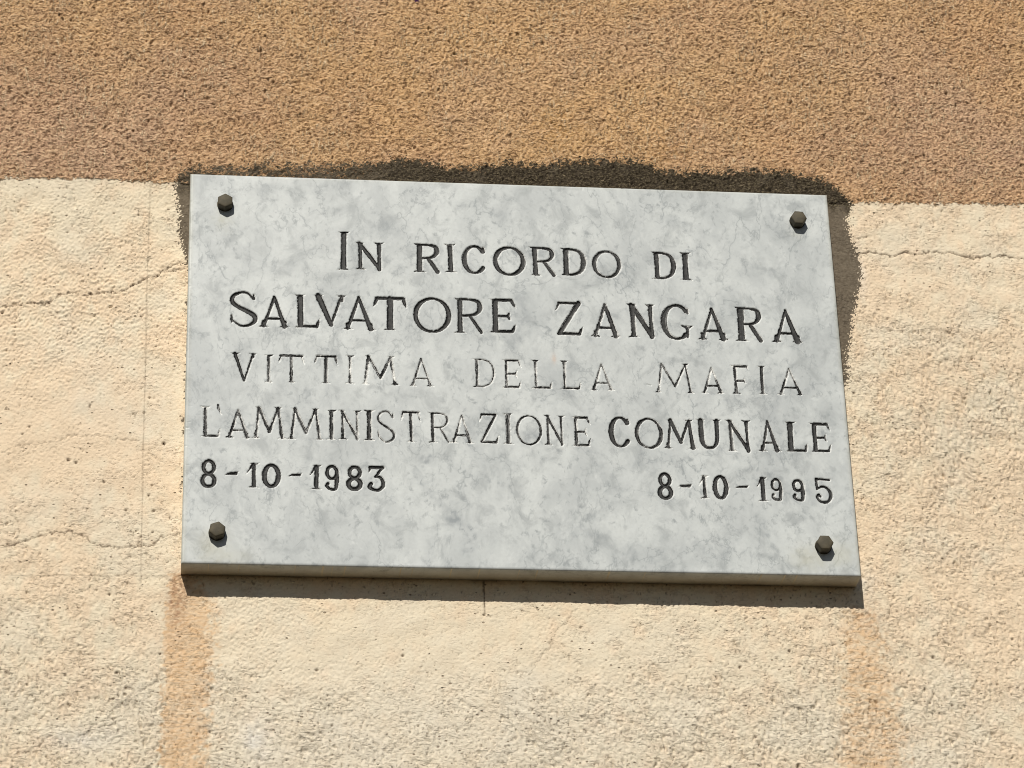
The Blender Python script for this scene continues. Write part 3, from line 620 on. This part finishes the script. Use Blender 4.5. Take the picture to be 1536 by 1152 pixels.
    def piece(name, faces, keys, mat, origin=(0, 0), close=False):
        u, inv = np.unique(faces, return_inverse=True); inv = inv.reshape(faces.shape)
        c = co[u].copy(); c[:, 0] -= origin[0]*.001; c[:, 2] -= origin[1]*.001
        if close:
            pos = {int(v): i for i, v in enumerate(u)}; cs = [idx[0, 0], idx[0, -1], idx[-1, -1], idx[-1, 0]]
            inv = np.concatenate([inv, [[pos[int(cs[i])] for i in (3, 2, 1, 0)]]])
        me = mesh_from(name, c, inv)
        for k in keys: attr(me, k, A[k][u])
        me.materials.append(mat)
        o = link(bpy.data.objects.new(name, me), root); o.location = (origin[0]*.001, 0, origin[1]*.001)
        return o
    piece('marble_slab', q[fid < 0], ('vein', 'stain', 'peach', 'side'), plain, close=True)
    nm = {'-': 'dash', "'": 'apostrophe'}
    for k, l in enumerate(L):
        fk = q[fid == k]
        if len(fk): piece(nm.get(l[0], 'digit' if l[0].isdigit() else 'letter'), fk, tuple(A), cutm, cent[k])
    # ---------------- bolts
    m = NT('weathered_bronze'); f1 = m.noise(160, 4, .6); f2 = m.noise(600, 3, .6)
    c = m.mix(m.ramp(f1, .35, .7), (.066, .056, .034), (.100, .083, .050)); c = m.mix(m.ramp(f2, .5, .8, 0, .5), c, (.06, .045, .03))
    m.set(Base_Color=c, Metallic=.1, Roughness=.72, Normal=m.bump(m.math('ADD', f1, m.math('MULTIPLY', f2, .4)), .0004, .6))
    def bolt(px, py, rot, prot, af):
        x, z = at(px, py, -prot*.001); R_ = af/math.sqrt(3); o = 1.6
        rings = []                                                     # (radius, depth out of slab, hexness)
        rings = [(R_, -2.0, 1), (R_, 0.6, 1), (R_, prot - 1.5, 1), (R_*.985, prot - .95, .97), (R_*.93, prot - .35, .72), (R_*.80, prot, .35), (R_*.5, prot + .30, .1), (R_*.22, prot + .42, 0)]
        n = 36; V = []; Q = []
        for r, y, hx in rings:
            for i in range(n):
                t = 2*math.pi*i/n; s = (t - 0) % (math.pi/3) - math.pi/6
                hr = math.cos(math.pi/6)/math.cos(s); rr = r*(hr*hx + .93*(1 - hx))
                V.append((rr*math.cos(t + rot)*.001, -y*.001, rr*math.sin(t + rot)*.001))
        for k in range(len(rings) - 1):
            for i in range(n):
                j = (i + 1) % n; Q.append((k*n + i, k*n + j, (k+1)*n + j, (k+1)*n + i))
        V.append((0, -(prot + .45)*.001, 0)); c_ = len(V) - 1
        for i in range(0, n, 2): Q.append(((len(rings)-1)*n + i, (len(rings)-1)*n + i + 1, (len(rings)-1)*n + (i + 2) % n, c_))
        me = bpy.data.meshes.new('bolt'); me.from_pydata(V, [], Q); me.update()
        for p in me.polygons: p.use_smooth = p.index >= 3*n
        me.materials.append(m.m)
        b_ = link(bpy.data.objects.new('bolt', me), root); b_.location = (x, 0, z)
        # thin round washer under the head
        V = []; Q = []
        for r, y in ((R_*.98, -1), (R_*.98, .5), (R_*.90, .7), (.5, .7)):
            for i in range(n): t = 2*math.pi*i/n; V.append((r*math.cos(t)*.001, -y*.001, r*math.sin(t)*.001))
        for k in range(3):
            for i in range(n): j = (i+1) % n; Q.append((k*n+i, k*n+j, (k+1)*n+j, (k+1)*n+i))
        wm = bpy.data.meshes.new('washer'); wm.from_pydata(V, [], Q); wm.update(); wm.materials.append(m.m)
        wo_ = link(bpy.data.objects.new('washer', wm), b_)
    bolt(338.0, 300.0, math.radians(30), 8.2, 13.2)
    bolt(1198.5, 325.5, math.radians(-4), 8.5, 13.4)
    bolt(325.8, 793.0, math.radians(20), 8.8, 13.2)
    bolt(1238.0, 813.0, math.radians(0), 9.4, 13.5)
plaque()
S.cycles.filter_width = 0.95
S.render.resolution_x = 1024; S.render.resolution_y = 768
